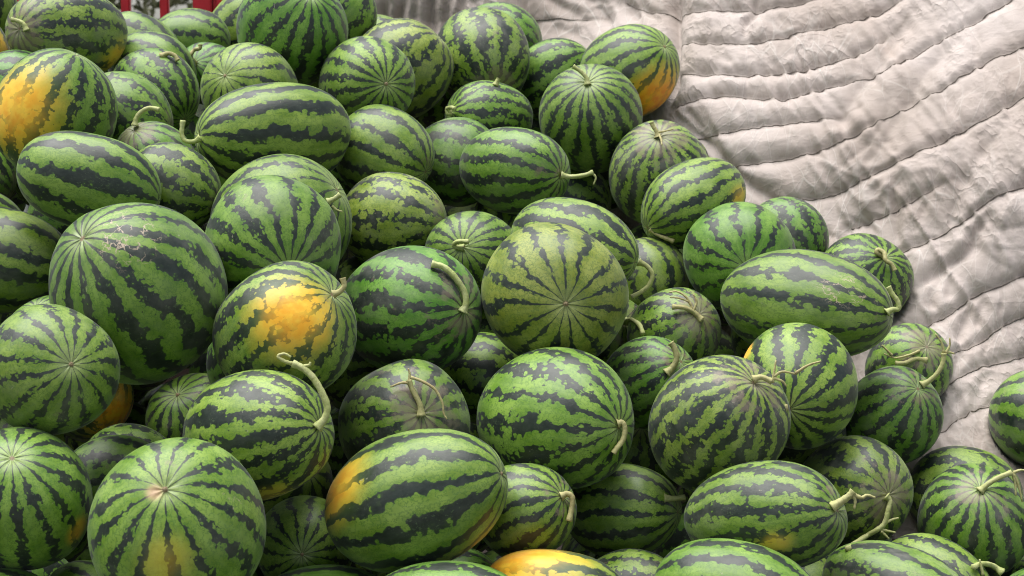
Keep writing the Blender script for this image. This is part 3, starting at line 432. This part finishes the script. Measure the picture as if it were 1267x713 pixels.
BED = 0.68; RY0 = 4.86
truck = tag(empty('cargo_truck', (0, 3.3, 0)), 'red cargo truck with upright rail bars behind the melon heap', 'truck')
def tbox(name, a, mat, bev=.004):
    o = bm_obj(name, box_geo(*a, bev), mat, truck); o.location = (0, -3.3, 0); return o
tbox('end_board', (-1.46, -1.43, 2.05, RY0 - .03, BED + .002, 1.68), MAT['bed'])
tbox('bed_floor', (-1.75, 1.75, 1.95, 5.05, BED - .08, BED), MAT['bed'])
RY = 4.86                                                     # the far rail
tbox('top_rail', (-1.75, -.30, RY - .026, RY + .026, 2.28, 2.34), MAT['red'])
tbox('lower_rail', (-1.75, -.30, RY - .026, RY + .026, 1.64, 1.70), MAT['bed'])
tbox('side_board', (-1.75, 1.75, RY + .03, RY + .05, BED, 1.68), MAT['bed'])
for pxl, wpx in ((-52, 11), (-4, 11), (106, 11), (154.5, 11.5), (202.5, 11), (338, 11)):
    x = (pxl - W / 2) / F * 4.78; w = wpx / F * 4.78 / 2
    tbox('rail_bar', (x - w, x + w, RY - .012, RY + .012, 1.702, 2.278), MAT['red'])
x0 = (240 - W / 2) / F * 4.74
tbox('corner_post', (x0, x0 + .052, RY - .075, RY - .03, 1.702, 2.45), MAT['red'])
tbox('post_web', (x0 + .054, x0 + .062, RY - .060, RY + .02, 1.702, 2.45), MAT['red'], .001)
tbox('corner_post', (x0 + .064, x0 + .108, RY - .070, RY - .03, 1.702, 2.45), MAT['red'])
b0, b1 = at(30, -8, 4.62), at(8, 24, 4.62)
brace = mesh_obj('brace', *tube_geo([b0 + (b0 - b1) * .6, b0, b1, b1 + (b1 - b0) * 1.5], [.015] * 4, 8), MAT['red'], truck)
brace.location = (0, -3.3, 0)

# wheels under the bed, so the truck stands on the ground
for wx in (-1.25, 1.25):
    V, Fc = tube_geo([(wx - .12, 3.5, .36), (wx - .11, 3.5, .36), (wx + .11, 3.5, .36), (wx + .12, 3.5, .36)], [.31, .36, .36, .31], 28)
    o = mesh_obj('wheel', V, Fc, plain('tyre_rubber', (.02, .02, .02), (.04, .04, .04), 20, .8), truck); o.location = (0, -3.3, 0)
tbox('chassis_beam', (-1.6, 1.6, 3.3, 3.5, .42, BED - .082), MAT['bed'])

# ------------------------------------------------------------ the heap
def melon_axis(cx, cy, r, ra, a):
    if a[0] == 'side':
        t = math.radians(a[1]); nz = a[2]; s = math.sqrt(1 - nz * nz); v = (math.cos(t) * s, -math.sin(t) * s, nz)
    else:
        L = ra * r; v = np.array([(a[1] - cx) / L, -(a[2] - cy) / L]); q = np.hypot(*v)
        if q > .97: v = v * .97 / q; q = .97
        v = (v[0], v[1], math.sqrt(1 - q * q))
    w = -ray(cx, cy); w = w / np.linalg.norm(w)
    rt = RT - w * (RT @ w); rt = rt / np.linalg.norm(rt); up = np.cross(w, rt)
    return v[0] * rt + v[1] * up + v[2] * w
def frame(zaxis, spin):
    z = Vector(zaxis).normalized(); q = z.to_track_quat('Z', 'Y').to_matrix()
    return np.array(q @ Matrix.Rotation(spin, 3, 'Z'))
def rind_mesh(r, L, seg, rings, rng):
    th = np.linspace(0, math.pi, rings + 1)[1:-1]; ph = np.linspace(0, 2 * math.pi, seg, endpoint=False)
    T, P = np.meshgrid(th, ph, indexing='ij')
    U = np.stack([np.sin(T) * np.cos(P), np.sin(T) * np.sin(P), np.cos(T)], -1).reshape(-1, 3)
    U = np.vstack([U, [[0, 0, 1], [0, 0, -1]]])
    e = 2.12                                                    # a touch fuller than an ellipsoid
    s = (np.hypot(U[:, 0], U[:, 1]) ** e + np.abs(U[:, 2]) ** e) ** (-1 / e)
    k = rng.normal(size=(5, 3)); k /= np.linalg.norm(k, axis=1)[:, None]; fq = rng.uniform(1.2, 2.6, 5); f0 = rng.uniform(0, 6.3, 5)
    s *= 1 + sum(.0120 * np.sin(fq[i] * (U @ k[i]) * 2 + f0[i]) for i in range(5))
    pol = np.arccos(np.clip(np.abs(U[:, 2]), 0, 1)); az = np.arctan2(U[:, 1], U[:, 0])
    s *= 1 - .030 * np.exp(-(pol / .14) ** 2) * (1 + .25 * np.cos(az * 9 + f0[0])) - .0018 * np.cos(az * 11 + f0[1]) * np.sin(np.clip(pol * 2, 0, math.pi))
    taper = rng.uniform(-.075, .075)                              # one end a little slimmer
    V = U * s[:, None] * np.array([r, r, L]); V[:, :2] *= (1 + taper * U[:, 2])[:, None]; V[:, 0] *= (sq := rng.uniform(.97, 1.03)); V[:, 1] /= sq
    n = rings - 1; Fc = []
    for i in range(n - 1):
        for j in range(seg):
            j2 = (j + 1) % seg; Fc.append((i * seg + j, (i + 1) * seg + j, (i + 1) * seg + j2, i * seg + j2))
    for j in range(seg):
        j2 = (j + 1) % seg; Fc.append((n * seg, j, j2)); Fc.append((n * seg + 1, (n - 1) * seg + j2, (n - 1) * seg + j))
    me = bpy.data.meshes.new('rind'); me.from_pydata(V.tolist(), [], Fc)
    me.polygons.foreach_set('use_smooth', [True] * len(me.polygons)); me.materials.append(MAT['rind'])
    a = me.attributes.new('unit', 'FLOAT_VECTOR', 'POINT'); a.data.foreach_set('vector', U.astype(np.float32).ravel())
    me.update(); return me

INFO = {}
for m in MELONS:
    key, cx, cy, rpx, ra, ax = m[:6]
    d = DEPTH[key]; c = at(cx, cy, d); r = rpx * d / F; n = melon_axis(cx, cy, rpx, ra, ax)
    zax = -n if ax[0] == 'tip' else n
    INFO[key] = dict(c=c, r=r, L=r * ra, M=frame(zax, (hash_key := sum(ord(q) * (i + 3) for i, q in enumerate(key))) % 63 / 10.0), seed=hash_key % 97 * 1.37)
def hit(key, x, y):
    q = INFO[key]; sc = np.array([q['r'], q['r'], q['L']]); o = (q['M'].T @ (CAM - q['c'])) / sc; v = (q['M'].T @ ray(x, y)) / sc
    A, B, D = v @ v, o @ v, o @ o - 1; disc = B * B - A * D
    if disc < 0: return None
    return (-B - math.sqrt(disc)) / A
def local_dir(key, x, y):
    q = INFO[key]; t = hit(key, x, y)
    if t is None:                                               # just past the outline: take the nearest rim point
        cx, cy = [(mm[1], mm[2]) for mm in MELONS if mm[0] == key][0]
        for k in range(40):
            x, y = x + (cx - x) * .03, y + (cy - y) * .03; t = hit(key, x, y)
            if t is not None: break
    p = CAM + ray(x, y) * t; v = (q['M'].T @ (p - q['c'])) / np.array([q['r'], q['r'], q['L']]); return v / np.linalg.norm(v)
def front(x, y):
    ts = [t for t in (hit(k, x, y) for k in INFO) if t is not None]; return min(ts) if ts else None
def set_props(o, stripes, wid, seed, tone, dusty, blotch=1.1):
    o['blotch'] = float(blotch)
    for nm, v in dict(stripes=float(stripes), dark_width=float(wid), seed=float(seed), tone=float(tone), dusty=float(dusty), spot_size=0.0, spot_warm=1.0,
                      spot_b_size=0.0, spot_b_warm=1.0, scar_size=0.0).items(): o[nm] = v
    for nm in ('spot', 'spot_b', 'scar'): o[nm] = [0.0, 0.0, 1.0]
GROUP = 'watermelons heaped in the truck'
for m in MELONS:
    key, cx, cy, rpx, ra, ax, stripes, wid, tone, label, ex = m
    q = INFO[key]; rng = np.random.default_rng(int(q['seed'] * 100)); rnd = random.Random(key)
    root = tag(empty('watermelon', q['c']), label, 'watermelon', GROUP)
    root.rotation_euler = Matrix(q['M'].tolist()).to_euler()
    big = rpx > 62
    o = bpy.data.objects.new('rind', rind_mesh(q['r'], q['L'], 88 if big else 72, 52 if big else 44, rng)); C.objects.link(o); o.parent = root
    vk = 'rind_all' if ('scar' in ex and 'spot' in ex) else 'rind_scar' if 'scar' in ex else 'rind_two_spots' if 'spot2' in ex else 'rind_spot' if 'spot' in ex else 'rind'
    o.data.materials[0] = MAT[vk]
    set_props(o, stripes + (2 if stripes < 14 else 1), wid * rng.uniform(.92, 1.04), q['seed'], np.clip(tone + rng.uniform(-.18, .22), 0, 1), ex.get('dusty', rng.uniform(0, 1) ** 1.5), ex.get('blotch', rng.uniform(.50, .85) if ax[0] == 'tip' else rng.uniform(.60, 1.25)))
    if 'spot' in ex: o['spot'] = [float(v) for v in local_dir(key, *ex['spot'][:2])]; o['spot_size'] = float(ex['spot'][2]); o['spot_warm'] = float(ex.get('spotc', 1.0))
    if 'spot2' in ex: o['spot_b'] = [float(v) for v in local_dir(key, *ex['spot2'][:2])]; o['spot_b_size'] = float(ex['spot2'][2]); o['spot_b_warm'] = float(ex.get('spot2c', 1))
    if 'scar' in ex: o['scar'] = [float(v) for v in local_dir(key, *ex['scar'][:2])]; o['scar_size'] = float(ex['scar'][2])
    Mi, ci = q['M'].T, q['c']
    if ax[0] == 'tip':                                          # corky button at the blossom end
        zz = -q['L'] * .972; ring = [(.0042 * math.cos(a) * (1 + .2 * math.sin(3 * a)), .0042 * math.sin(a), zz + .001) for a in np.linspace(0, 6.283, 10)[:-1]]
        top = [(v[0] * .55, v[1] * .55, zz - .0022) for v in ring]
        mesh_obj('blossom_scar', ring + top + [(0, 0, zz - .0012)], [(i, (i + 1) % 9, 9 + (i + 1) % 9, 9 + i) for i in range(9)] + [(9 + i, 9 + (i + 1) % 9, 18) for i in range(9)], MAT['cork'], root)
    if 'stem' in ex:
        fat = ex.get('fat', 1.0); pts3 = []
        def lift(chain, d0, l0):
            out, dprev = [], d0
            for i, (x, y) in enumerate(chain):
                t = front(x, y); l = l0 + min(i, 3) * .0065
                dd = dprev if dprev is not None else d0
                if t is not None and t - l < dd: dd = t - l
                elif t is not None and hit(key, x, y) is not None: dd = min(dd, hit(key, x, y) - l)
                out.append(at(x, y, dd)); dprev = dd
            return out
        t0 = hit(key, *ex['stem'][0])
        if t0 is None: t0 = DEPTH[key]
        P = lift(ex['stem'], t0, -.003)
        pts = spline(P, 6); nn = len(pts)
        rad = [(.0043 + .0042 * math.exp(-i / 2.0) + .0014 * max(0, (i - nn + 4) / 4)) * fat * (1 + .05 * math.sin(i * 1.9 + q['seed'])) for i in range(nn)]
        st = mesh_obj('stem', *tube_geo([Mi @ (p - ci) for p in pts], rad, 10, .12, .06), MAT['stalk'], root); st['dry'] = rnd.uniform(.1, .9)
        for tw in ex.get('twigs', []):
            near = min(pts, key=lambda p: np.linalg.norm(p - at(tw[0][0], tw[0][1], float((p - CAM) @ FW))))
            dn = float((near - CAM) @ FW)
            tp = spline(lift(tw, dn, .004), 5); k2 = len(tp)
            rr = [max(.0010, .0030 - .0017 * i / k2) * fat * (1 + .12 * math.sin(i * 2.3)) for i in range(k2)]
            tt = mesh_obj('tendril', *tube_geo([Mi @ (p - ci) for p in tp], rr, 7, .06), MAT['stalk'], st); tt['dry'] = min(1.0, st['dry'] + .2)
for i, (x, y, z, r, a, b, c) in enumerate(BURIED + RIM):
    rng = np.random.default_rng(900 + i)
    if i < len(BURIED): lb, gr = 'shaded watermelon buried in the heap below the visible top layer', 'watermelons buried inside the heap'
    else: lb, gr = 'watermelon on the rim of the heap just outside the picture', 'watermelons on the rim of the heap'
    root = tag(empty('watermelon', (x, y, z)), lb, 'watermelon', gr)
    root.rotation_euler = Matrix(frame((a, b, c), i * 1.3).tolist()).to_euler()
    o = bpy.data.objects.new('rind', rind_mesh(r, r * rng.uniform(1.0, 1.08), 48, 28, rng)); C.objects.link(o); o.parent = root
    set_props(o, int(rng.integers(9, 15)), rng.uniform(.44, .55), i * 2.11 + 300, rng.uniform(.1, .5), rng.uniform(0, .6))

# ------------------------------------------------------------ the quilt
ANCH = [(420, 5, 4.56), (500, 0, 4.52), (560, 15, 4.50), (640, 30, 4.47), (740, 40, 4.36), (838, 20, 4.20), (845, 60, 4.12), (850, 140, 4.00), (915, 210, 3.88), (990, 255, 3.78), (1060, 290, 3.72),
        (1120, 330, 3.62), (1130, 400, 3.52), (1180, 440, 3.46), (1170, 540, 3.34), (1240, 545, 3.34), (1290, 500, 3.46), (1267, 400, 3.50), (1267, 200, 3.58), (1267, 0, 3.82), (1100, 0, 4.00), (1000, 100, 3.93), (1100, 150, 3.74), (1180, 300, 3.58),
        (1560, 0, 3.70), (1560, 500, 3.30), (1000, -220, 4.30), (500, -220, 4.66), (1200, 720, 3.22), (1560, 720, 3.15), (800, 330, 4.12), (600, 220, 4.56), (300, 60, 4.64), (1300, -220, 4.05), (700, 500, 4.3), (300, 500, 4.75)]
AP = np.array([at(*a) for a in ANCH])
def _phi(A, B):
    d2 = ((A[:, None, :] - B[None]) ** 2).sum(-1); return .5 * d2 * np.log(d2 + 1e-9)
XZ = AP[:, [0, 2]]; K = _phi(XZ, XZ) + np.eye(len(XZ)) * .01; Pm = np.c_[np.ones(len(XZ)), XZ]
sol = np.linalg.solve(np.block([[K, Pm], [Pm.T, np.zeros((3, 3))]]), np.r_[AP[:, 1], np.zeros(3)])
def base_y(x, z):
    q = np.stack([np.ravel(x), np.ravel(z)], -1); return (_phi(q, XZ) @ sol[:len(XZ)] + sol[-3] + q @ sol[-2:]).reshape(np.shape(x))
def on_quilt(x, y):
    lo, hi = 2.8, 5.2
    for _ in range(30):
        mid = (lo + hi) / 2; p = at(x, y, mid)
        if p[1] < base_y(np.array([p[0]]), np.array([p[2]]))[0]: lo = mid
        else: hi = mid
    return at(x, y, mid)
# stitched lines and folds: points, depth, width, stitched?
LINES = [
 ([(772, 2), (802, 15), (831, 17), (883, 15), (946, 12), (1005, 0), (1060, -20)], .034, .026, 1),
 ([(838, 57), (880, 57), (921, 55), (959, 50), (1009, 36), (1072, 21), (1115, 2), (1160, -30)], .036, .028, 1),
 ([(840, 99), (904, 97), (983, 90), (1048, 71), (1094, 48), (1125, 20)], .034, .028, 1),
 ([(846, 138), (893, 123), (958, 125), (1013, 112), (1058, 99), (1113, 75), (1173, 45), (1253, 2), (1300, -25)], .036, .026, 1),
 ([(866, 176), (878, 172), (933, 162), (983, 155), (1033, 145), (1066, 131)], .030, .028, 1),
 ([(905, 209), (918, 207), (993, 195), (1063, 165), (1113, 132), (1163, 110), (1223, 75), (1267, 60), (1400, 5)], .038, .026, 1),
 ([(975, 252), (993, 250), (1033, 242), (1083, 215), (1133, 190), (1178, 167), (1267, 122), (1400, 60)], .042, .026, 1),
 ([(1056, 286), (1068, 280), (1113, 260), (1163, 232), (1182, 222)], .028, .024, 1),
 ([(1112, 318), (1159, 297), (1198, 271), (1222, 251), (1267, 232), (1400, 175)], .038, .026, 1),
 ([(1120, 412), (1139, 406), (1175, 389), (1206, 369), (1238, 355), (1267, 342), (1400, 290)], .040, .024, 1),
 ([(1160, 448), (1175, 440), (1214, 424), (1241, 404), (1267, 393), (1400, 345)], .030, .022, 1),
 ([(1160, 480), (1171, 475), (1214, 455), (1267, 442), (1400, 400)], .030, .022, 1),
 ([(1160, 535), (1200, 510), (1240, 497), (1290, 480)], .028, .022, 1),
 ([(1157, 112), (1169, 160), (1182, 202), (1220, 251), (1232, 295), (1237, 350), (1239, 377), (1222, 425), (1212, 455), (1214, 490), (1205, 540)], .012, .010, .4),
 ([(936, 3), (932, 20), (924, 32), (921, 55)], .022, .012, 0),
 ([(834, -30), (836, 20), (838, 60), (838, 100), (842, 140)], .050, .022, 0),
 # unstitched folds
 ([(1118, 371), (1150, 352), (1175, 334), (1198, 314), (1212, 285), (1226, 255)], .022, .016, 0),
 ([(840, 140), (880, 178), (915, 218), (960, 252), (1005, 288)], .030, .016, 0),
 ([(852, 133), (868, 155), (882, 176)], .022, .012, 0), ([(862, 182), (893, 215), (925, 250)], .024, .012, 0), ([(905, 213), (935, 238), (975, 256)], .020, .012, 0),
 ([(1086, 158), (1078, 182), (1072, 210)], .012, .012, 0), ([(1102, 150), (1098, 175), (1090, 205)], .012, .012, 0), ([(1120, 138), (1116, 160), (1104, 195)], .010, .012, 0),
 ([(1088, 222), (1090, 245), (1096, 270)], .014, .010, 0), ([(1108, 215), (1110, 260), (1117, 312)], .018, .010, 0), ([(1122, 312), (1128, 350), (1122, 395)], .016, .012, 0),
 ([(1150, 240), (1142, 270), (1130, 300)], .008, .014, 0), ([(1166, 340), (1156, 365), (1150, 392)], .014, .014, 0), ([(1184, 330), (1178, 350), (1172, 378)], .010, .012, 0),
 ([(1206, 372), (1196, 395), (1182, 430)], .014, .012, 0), ([(1220, 365), (1214, 385), (1206, 408)], .010, .012, 0), ([(1194, 433), (1182, 460), (1172, 500)], .014, .012, 0),
 ([(1190, 480), (1176, 510), (1168, 540)], .018, .014, 0), ([(1228, 455), (1214, 480), (1205, 520)], .010, .012, 0),
 ([(960, 20), (975, 35), (990, 36)], .008, .012, 0), ([(880, 60), (895, 75), (908, 92)], .008, .014, 0), ([(1010, 80), (1030, 95), (1036, 108)], .007, .014, 0),
 ([(1048, 75), (1075, 60), (1100, 30)], .009, .018, 0), ([(1060, 108), (1090, 75), (1130, 45)], .010, .018, 0),
 ([(1140, 5), (1092, 70), (1052, 130), (1030, 165)], .020, .040, 0), ([(1205, 20), (1150, 85), (1105, 150), (1080, 215)], .022, .045, 0), ([(1262, 130), (1215, 190), (1180, 260), (1160, 330)], .016, .040, 0),
 # hanging pleats of the far length
 ([(470, -40), (476, 0), (473, 40)], .055, .020, 0), ([(497, -40), (494, 0), (488, 40)], .060, .022, 0), ([(520, -40), (514, 0), (510, 40)], .030, .018, 0), ([(543, -40), (536, 0), (530, 50)], .055, .020, 0),
 ([(562, -40), (555, 0), (548, 50)], .040, .018, 0), ([(580, -40), (572, 0), (566, 50)], .034, .016, 0), ([(510, 28), (530, 12), (548, 4)], .012, .010, 0), ([(530, 36), (560, 18), (590, 8)], .012, .010, 0),
 ([(600, -40), (640, -5), (652, 25), (672, 50)], .030, .020, 0), ([(640, 28), (680, 27), (722, 27), (750, 22)], .012, .012, 1), ([(660, -10), (700, 10), (722, 27)], .016, .016, 0), ([(735, 2), (748, 20), (762, 36)], .024, .016, 0),
 ([(690, 30), (715, 45), (735, 64)], .010, .014, 0), ([(765, 0), (780, 16), (795, 27)], .022, .014, 0), ([(800, 16), (815, 26), (826, 40)], .014, .012, 0), ([(683, -15), (720, -2), (760, 8)], .016, .016, 0),
]
XS = np.arange(-.60, 1.62, .0045); ZS = np.arange(.72, 2.46, .0045)
GX, GZ = np.meshgrid(XS, ZS); GY = np.concatenate([base_y(GX[i:i + 40], GZ[i:i + 40]) for i in range(0, len(ZS), 40)])
gy_z, gy_x = np.gradient(GY, .0045, .0045)
NRM = np.stack([gy_x, -np.ones_like(GY), gy_z], -1); NRM /= np.linalg.norm(NRM, axis=-1)[..., None]
PTS = np.stack([GX, GY, GZ], -1); puff = np.full(GY.shape, 1e9); seamv = np.zeros(GY.shape); groove = np.zeros(GY.shape); near_st = np.full(GY.shape, 1e9); threads = []
jx = .012 * vnoise(GX * 14, GZ * 14, 5) + .006 * vnoise(GX * 38, GZ * 38, 6); jz = .012 * vnoise(GX * 14, GZ * 14, 7) + .006 * vnoise(GX * 38, GZ * 38, 8)
for pts, dep, wid, st in LINES:
    P = np.array([on_quilt(x, y) for x, y in pts]); P = np.array(spline(list(P), 6))
    lo, hi = P.min(0) - .16, P.max(0) + .16
    ii = np.where((ZS > lo[2]) & (ZS < hi[2]))[0]; jj = np.where((XS > lo[0]) & (XS < hi[0]))[0]
    if not len(ii) or not len(jj): continue
    sl = (slice(ii[0], ii[-1] + 1), slice(jj[0], jj[-1] + 1)); q = PTS[sl].copy()
    k = .35 if st else 1.0
    q[..., 0] += jx[sl] * k; q[..., 2] += jz[sl] * k
    dist = np.full(q.shape[:2], 1e9); par = np.zeros(q.shape[:2])
    for i in range(len(P) - 1):
        a, b = P[i], P[i + 1]; ab = b - a; t = np.clip(((q - a) @ ab) / (ab @ ab), 0, 1); dd = np.linalg.norm(q - a - t[..., None] * ab, axis=-1)
        par = np.where(dd < dist, (i + t) / (len(P) - 1), par); dist = np.minimum(dist, dd)
    endf = np.clip((1 - par) * 5, 0, 1) if st else np.clip(np.minimum(par, 1 - par) * 5, 0, 1) ** .7
    dep, wid = (dep * (.44 if P[0][0] < .50 else .34), wid * .52) if st else (dep, wid)
    g = dep * np.exp(-(np.sqrt(dist * dist + 4e-5) - .0063) / (wid * .8)) * endf
    groove[sl] = np.maximum(groove[sl], g)
    if st:
        near_st[sl] = np.minimum(near_st[sl], dist); seamv[sl] = np.maximum(seamv[sl], st * np.exp(-(dist / .006) ** 2)); threads.append(P) if st == 1 else None
    else: seamv[sl] = np.maximum(seamv[sl], .25 * np.exp(-(dist / .006) ** 2) * endf)  # fainter painted shade in the unstitched folds
# puckers run across the stitching, softer crumples over the rest
aff = np.exp(-near_st / .045)
along = GX * .88 + GZ * .47; across = -GX * .47 + GZ * .88
pk = np.abs(vnoise(along * 38 + 1.5 * vnoise(GX * 9, GZ * 9, 1), across * 6, 2)) * -.022 * aff + vnoise(along * 70, across * 20, 3) * .0025 * aff
cr = (np.abs(vnoise(GX * 11 + vnoise(GX * 6, GZ * 6, 11), GZ * 11, 12)) - .2) * .010 + (np.abs(vnoise(along * 30, across * 14, 13)) - .2) * .008 + vnoise(GX * 3.2, GZ * 3.2, 14) * .030
rg = np.random.default_rng(21); crease = np.zeros(GY.shape)
for _ in range(900):                                            # sharp creases left by folding and dragging
    x0, z0 = rg.uniform(XS[0], XS[-1]), rg.uniform(1.0, ZS[-1]); L = rg.uniform(.03, .15); ang = rg.normal(1.9, .75) if rg.random() < .65 else rg.uniform(0, math.pi)
    ux, uz = math.cos(ang), math.sin(ang); wd = rg.uniform(.003, .008); am = rg.uniform(-.006, .006); bend = rg.normal(0, 1.6)
    i0, i1 = np.searchsorted(ZS, [z0 - L - .03, z0 + L + .03]); j0, j1 = np.searchsorted(XS, [x0 - L - .03, x0 + L + .03])
    if i1 - i0 < 2 or j1 - j0 < 2: continue
    dx, dz = GX[i0:i1, j0:j1] - x0, GZ[i0:i1, j0:j1] - z0; t = dx * ux + dz * uz; n_ = -dx * uz + dz * ux + bend * t * t
    crease[i0:i1, j0:j1] += am * np.exp(-np.abs(n_) / wd) * np.clip(1 - (t / L) ** 2, 0, 1)
def blob(px_, py_, rx): p = on_quilt(px_, py_); return np.exp(-((GX - p[0]) ** 2 + (GZ - p[2]) ** 2) / (2 * rx * rx))
pull = blob(1095, 180, .10) + blob(1110, 300, .09) + .8 * blob(1180, 380, .09) + .7 * blob(1190, 490, .08) + .6 * blob(1060, 70, .10) + .4 * blob(900, 40, .08)
wr = np.sqrt(np.abs(vnoise(along * 34 + 1.2 * vnoise(GX * 5, GZ * 5, 31), across * 3.2, 32)) + .004) - .45
wr = -wr * .022 * pull + vnoise(along * 4.0, across * 2.2, 33) * .030
hgt = pk + cr + wr + crease - groove + .020
PTS = PTS + NRM * hgt[..., None]
for q in INFO.values():                                         # the cloth gives way where fruit lies against it
    sc = np.array([q['r'], q['r'], q['L']]) * 1.025
    sel = (np.abs(PTS[..., 0] - q['c'][0]) < q['L'] + .03) & (np.abs(PTS[..., 2] - q['c'][2]) < q['L'] + .03)
    if not sel.any(): continue
    o = ((PTS[sel] - q['c']) @ q['M']) / sc; v = (np.array([0, 1.0, 0]) @ q['M']) / sc
    A, B, D = v @ v, o @ v, (o * o).sum(-1) - 1; disc = B * B - A * D; far = (-B + np.sqrt(np.maximum(disc, 0))) / A
    push = np.where((disc > 0) & (far > 0), far, 0); pp = PTS[sel]; pp[:, 1] += push; PTS[sel] = pp
h_, w_ = GY.shape; idx = np.arange(h_ * w_).reshape(h_, w_)
zmin = np.interp(GX, [-.60, .0, .25, .5, .75, .95, 1.62], [1.74, 1.66, 1.50, 1.25, 1.02, .86, .72]); keep = (GZ > zmin)[:-1, :-1].ravel()
faces = np.stack([idx[:-1, :-1], idx[:-1, 1:], idx[1:, 1:], idx[1:, :-1]], -1).reshape(-1, 4)[keep]
used = np.unique(faces); remap = np.full(h_ * w_, -1); remap[used] = np.arange(len(used)); faces = remap[faces]
me = bpy.data.meshes.new('quilt'); me.from_pydata(PTS.reshape(-1, 3)[used].tolist(), [], faces.tolist())
me.polygons.foreach_set('use_smooth', [True] * len(me.polygons)); me.materials.append(MAT['quilt'])
a = me.attributes.new('seam', 'FLOAT', 'POINT'); a.data.foreach_set('value', seamv.astype(np.float32).ravel()[used]); me.update()
quilt = bpy.data.objects.new('quilt', me); C.objects.link(quilt)
tag(quilt, 'dirty beige padded quilt with stitched seams draped behind the melons', 'quilt')
md = quilt.modifiers.new('thickness', 'SOLIDIFY'); md.thickness = .012; md.offset = -1
def cloth_point(p):
    i = int(np.clip(round((p[2] - ZS[0]) / .0045), 0, h_ - 1)); j = int(np.clip(round((p[0] - XS[0]) / .0045), 0, w_ - 1)); return PTS[i, j]
for P in threads:
    P = [p for p in P if XS[0] < p[0] < XS[-1] and ZS[0] < p[2] < ZS[-1]]
    if len(P) < 3: continue
    P = np.array(P); ln = np.r_[0, np.cumsum(np.linalg.norm(np.diff(P, axis=0), axis=1))]; tq = np.arange(0, ln[-1] * (.86 if P[-1][0] < 1.05 and P[-1][2] < 2.15 else 1.0), .005)
    Q = [cloth_point(np.array([np.interp(t, ln, P[:, c]) for c in range(3)])) + np.array([0, -.0010, .0004]) for t in tq]
    Q = [Q[0]] + [(Q[i - 1] + 2 * Q[i] + Q[i + 1]) / 4 for i in range(1, len(Q) - 1)] + [Q[-1]]
    mesh_obj('seam', *tube_geo(Q, [.0011 * min(1, (len(Q) - i) / 20 + .15) for i in range(len(Q))], 5), MAT['thread'], quilt)  # stitching thread, coloured dark to draw the groove's shade line as well

# ------------------------------------------------------------ trees far behind the truck
def tree(x, y, h, spread, label, seed):
    rnd = random.Random(seed); root = tag(empty('tree', (x, y, 0)), label, 'tree', 'trees beyond the truck')
    V, Fc = tube_geo([(0, 0, -.05), (.05, 0, h * .3), (-.04, .03, h * .6), (.02, 0, h * .95)], [.11, .085, .06, .02], 9); allV, allF = list(V), list(Fc); tips = []
    for i in range(16):
        z = h * rnd.uniform(.12, .8); a = rnd.uniform(0, 6.28); L = spread * rnd.uniform(.5, 1.0)
        p0 = Vector((0, 0, z)); p2 = p0 + Vector((math.cos(a) * L, math.sin(a) * L, L * rnd.uniform(.1, .7))); p1 = (p0 + p2) / 2 + Vector((0, 0, .08))
        V, Fc = tube_geo([p0, p1, p2], [.035, .022, .008], 6); o = len(allV); allV += V; allF += [tuple(k + o for k in f) for f in Fc]; tips += [p1, p2, (p1 + p2) / 2]
    mesh_obj('trunk', allV, allF, MAT['bark'], root)
    V, Fc = [], []
    for t in tips:
        for _ in range(330):
            c = t + Vector((rnd.gauss(0, .22), rnd.gauss(0, .22), rnd.gauss(0, .20))); s = rnd.uniform(.035, .075)
            a = Vector((rnd.gauss(0, 1), rnd.gauss(0, 1), rnd.gauss(0, 1))).normalized(); b = a.orthogonal().normalized(); k = len(V)
            V += [c - a * s, c + b * s * .45, c + a * s, c - b * s * .45]; Fc.append((k, k + 1, k + 2, k + 3))
    mesh_obj('crown', V, Fc, MAT['leaf'], root, smooth=False)
tree(-3.35, 13.5, 3.4, 1.1, 'olive leafed tree glimpsed between the two thin red bars', 1)
tree(-5.3, 15.5, 3.6, 1.2, 'sparse tree glimpsed at far left beyond the truck bars', 2)
tree(-2.1, 19.0, 3.8, 1.3, 'distant tree behind the broad red post', 3)
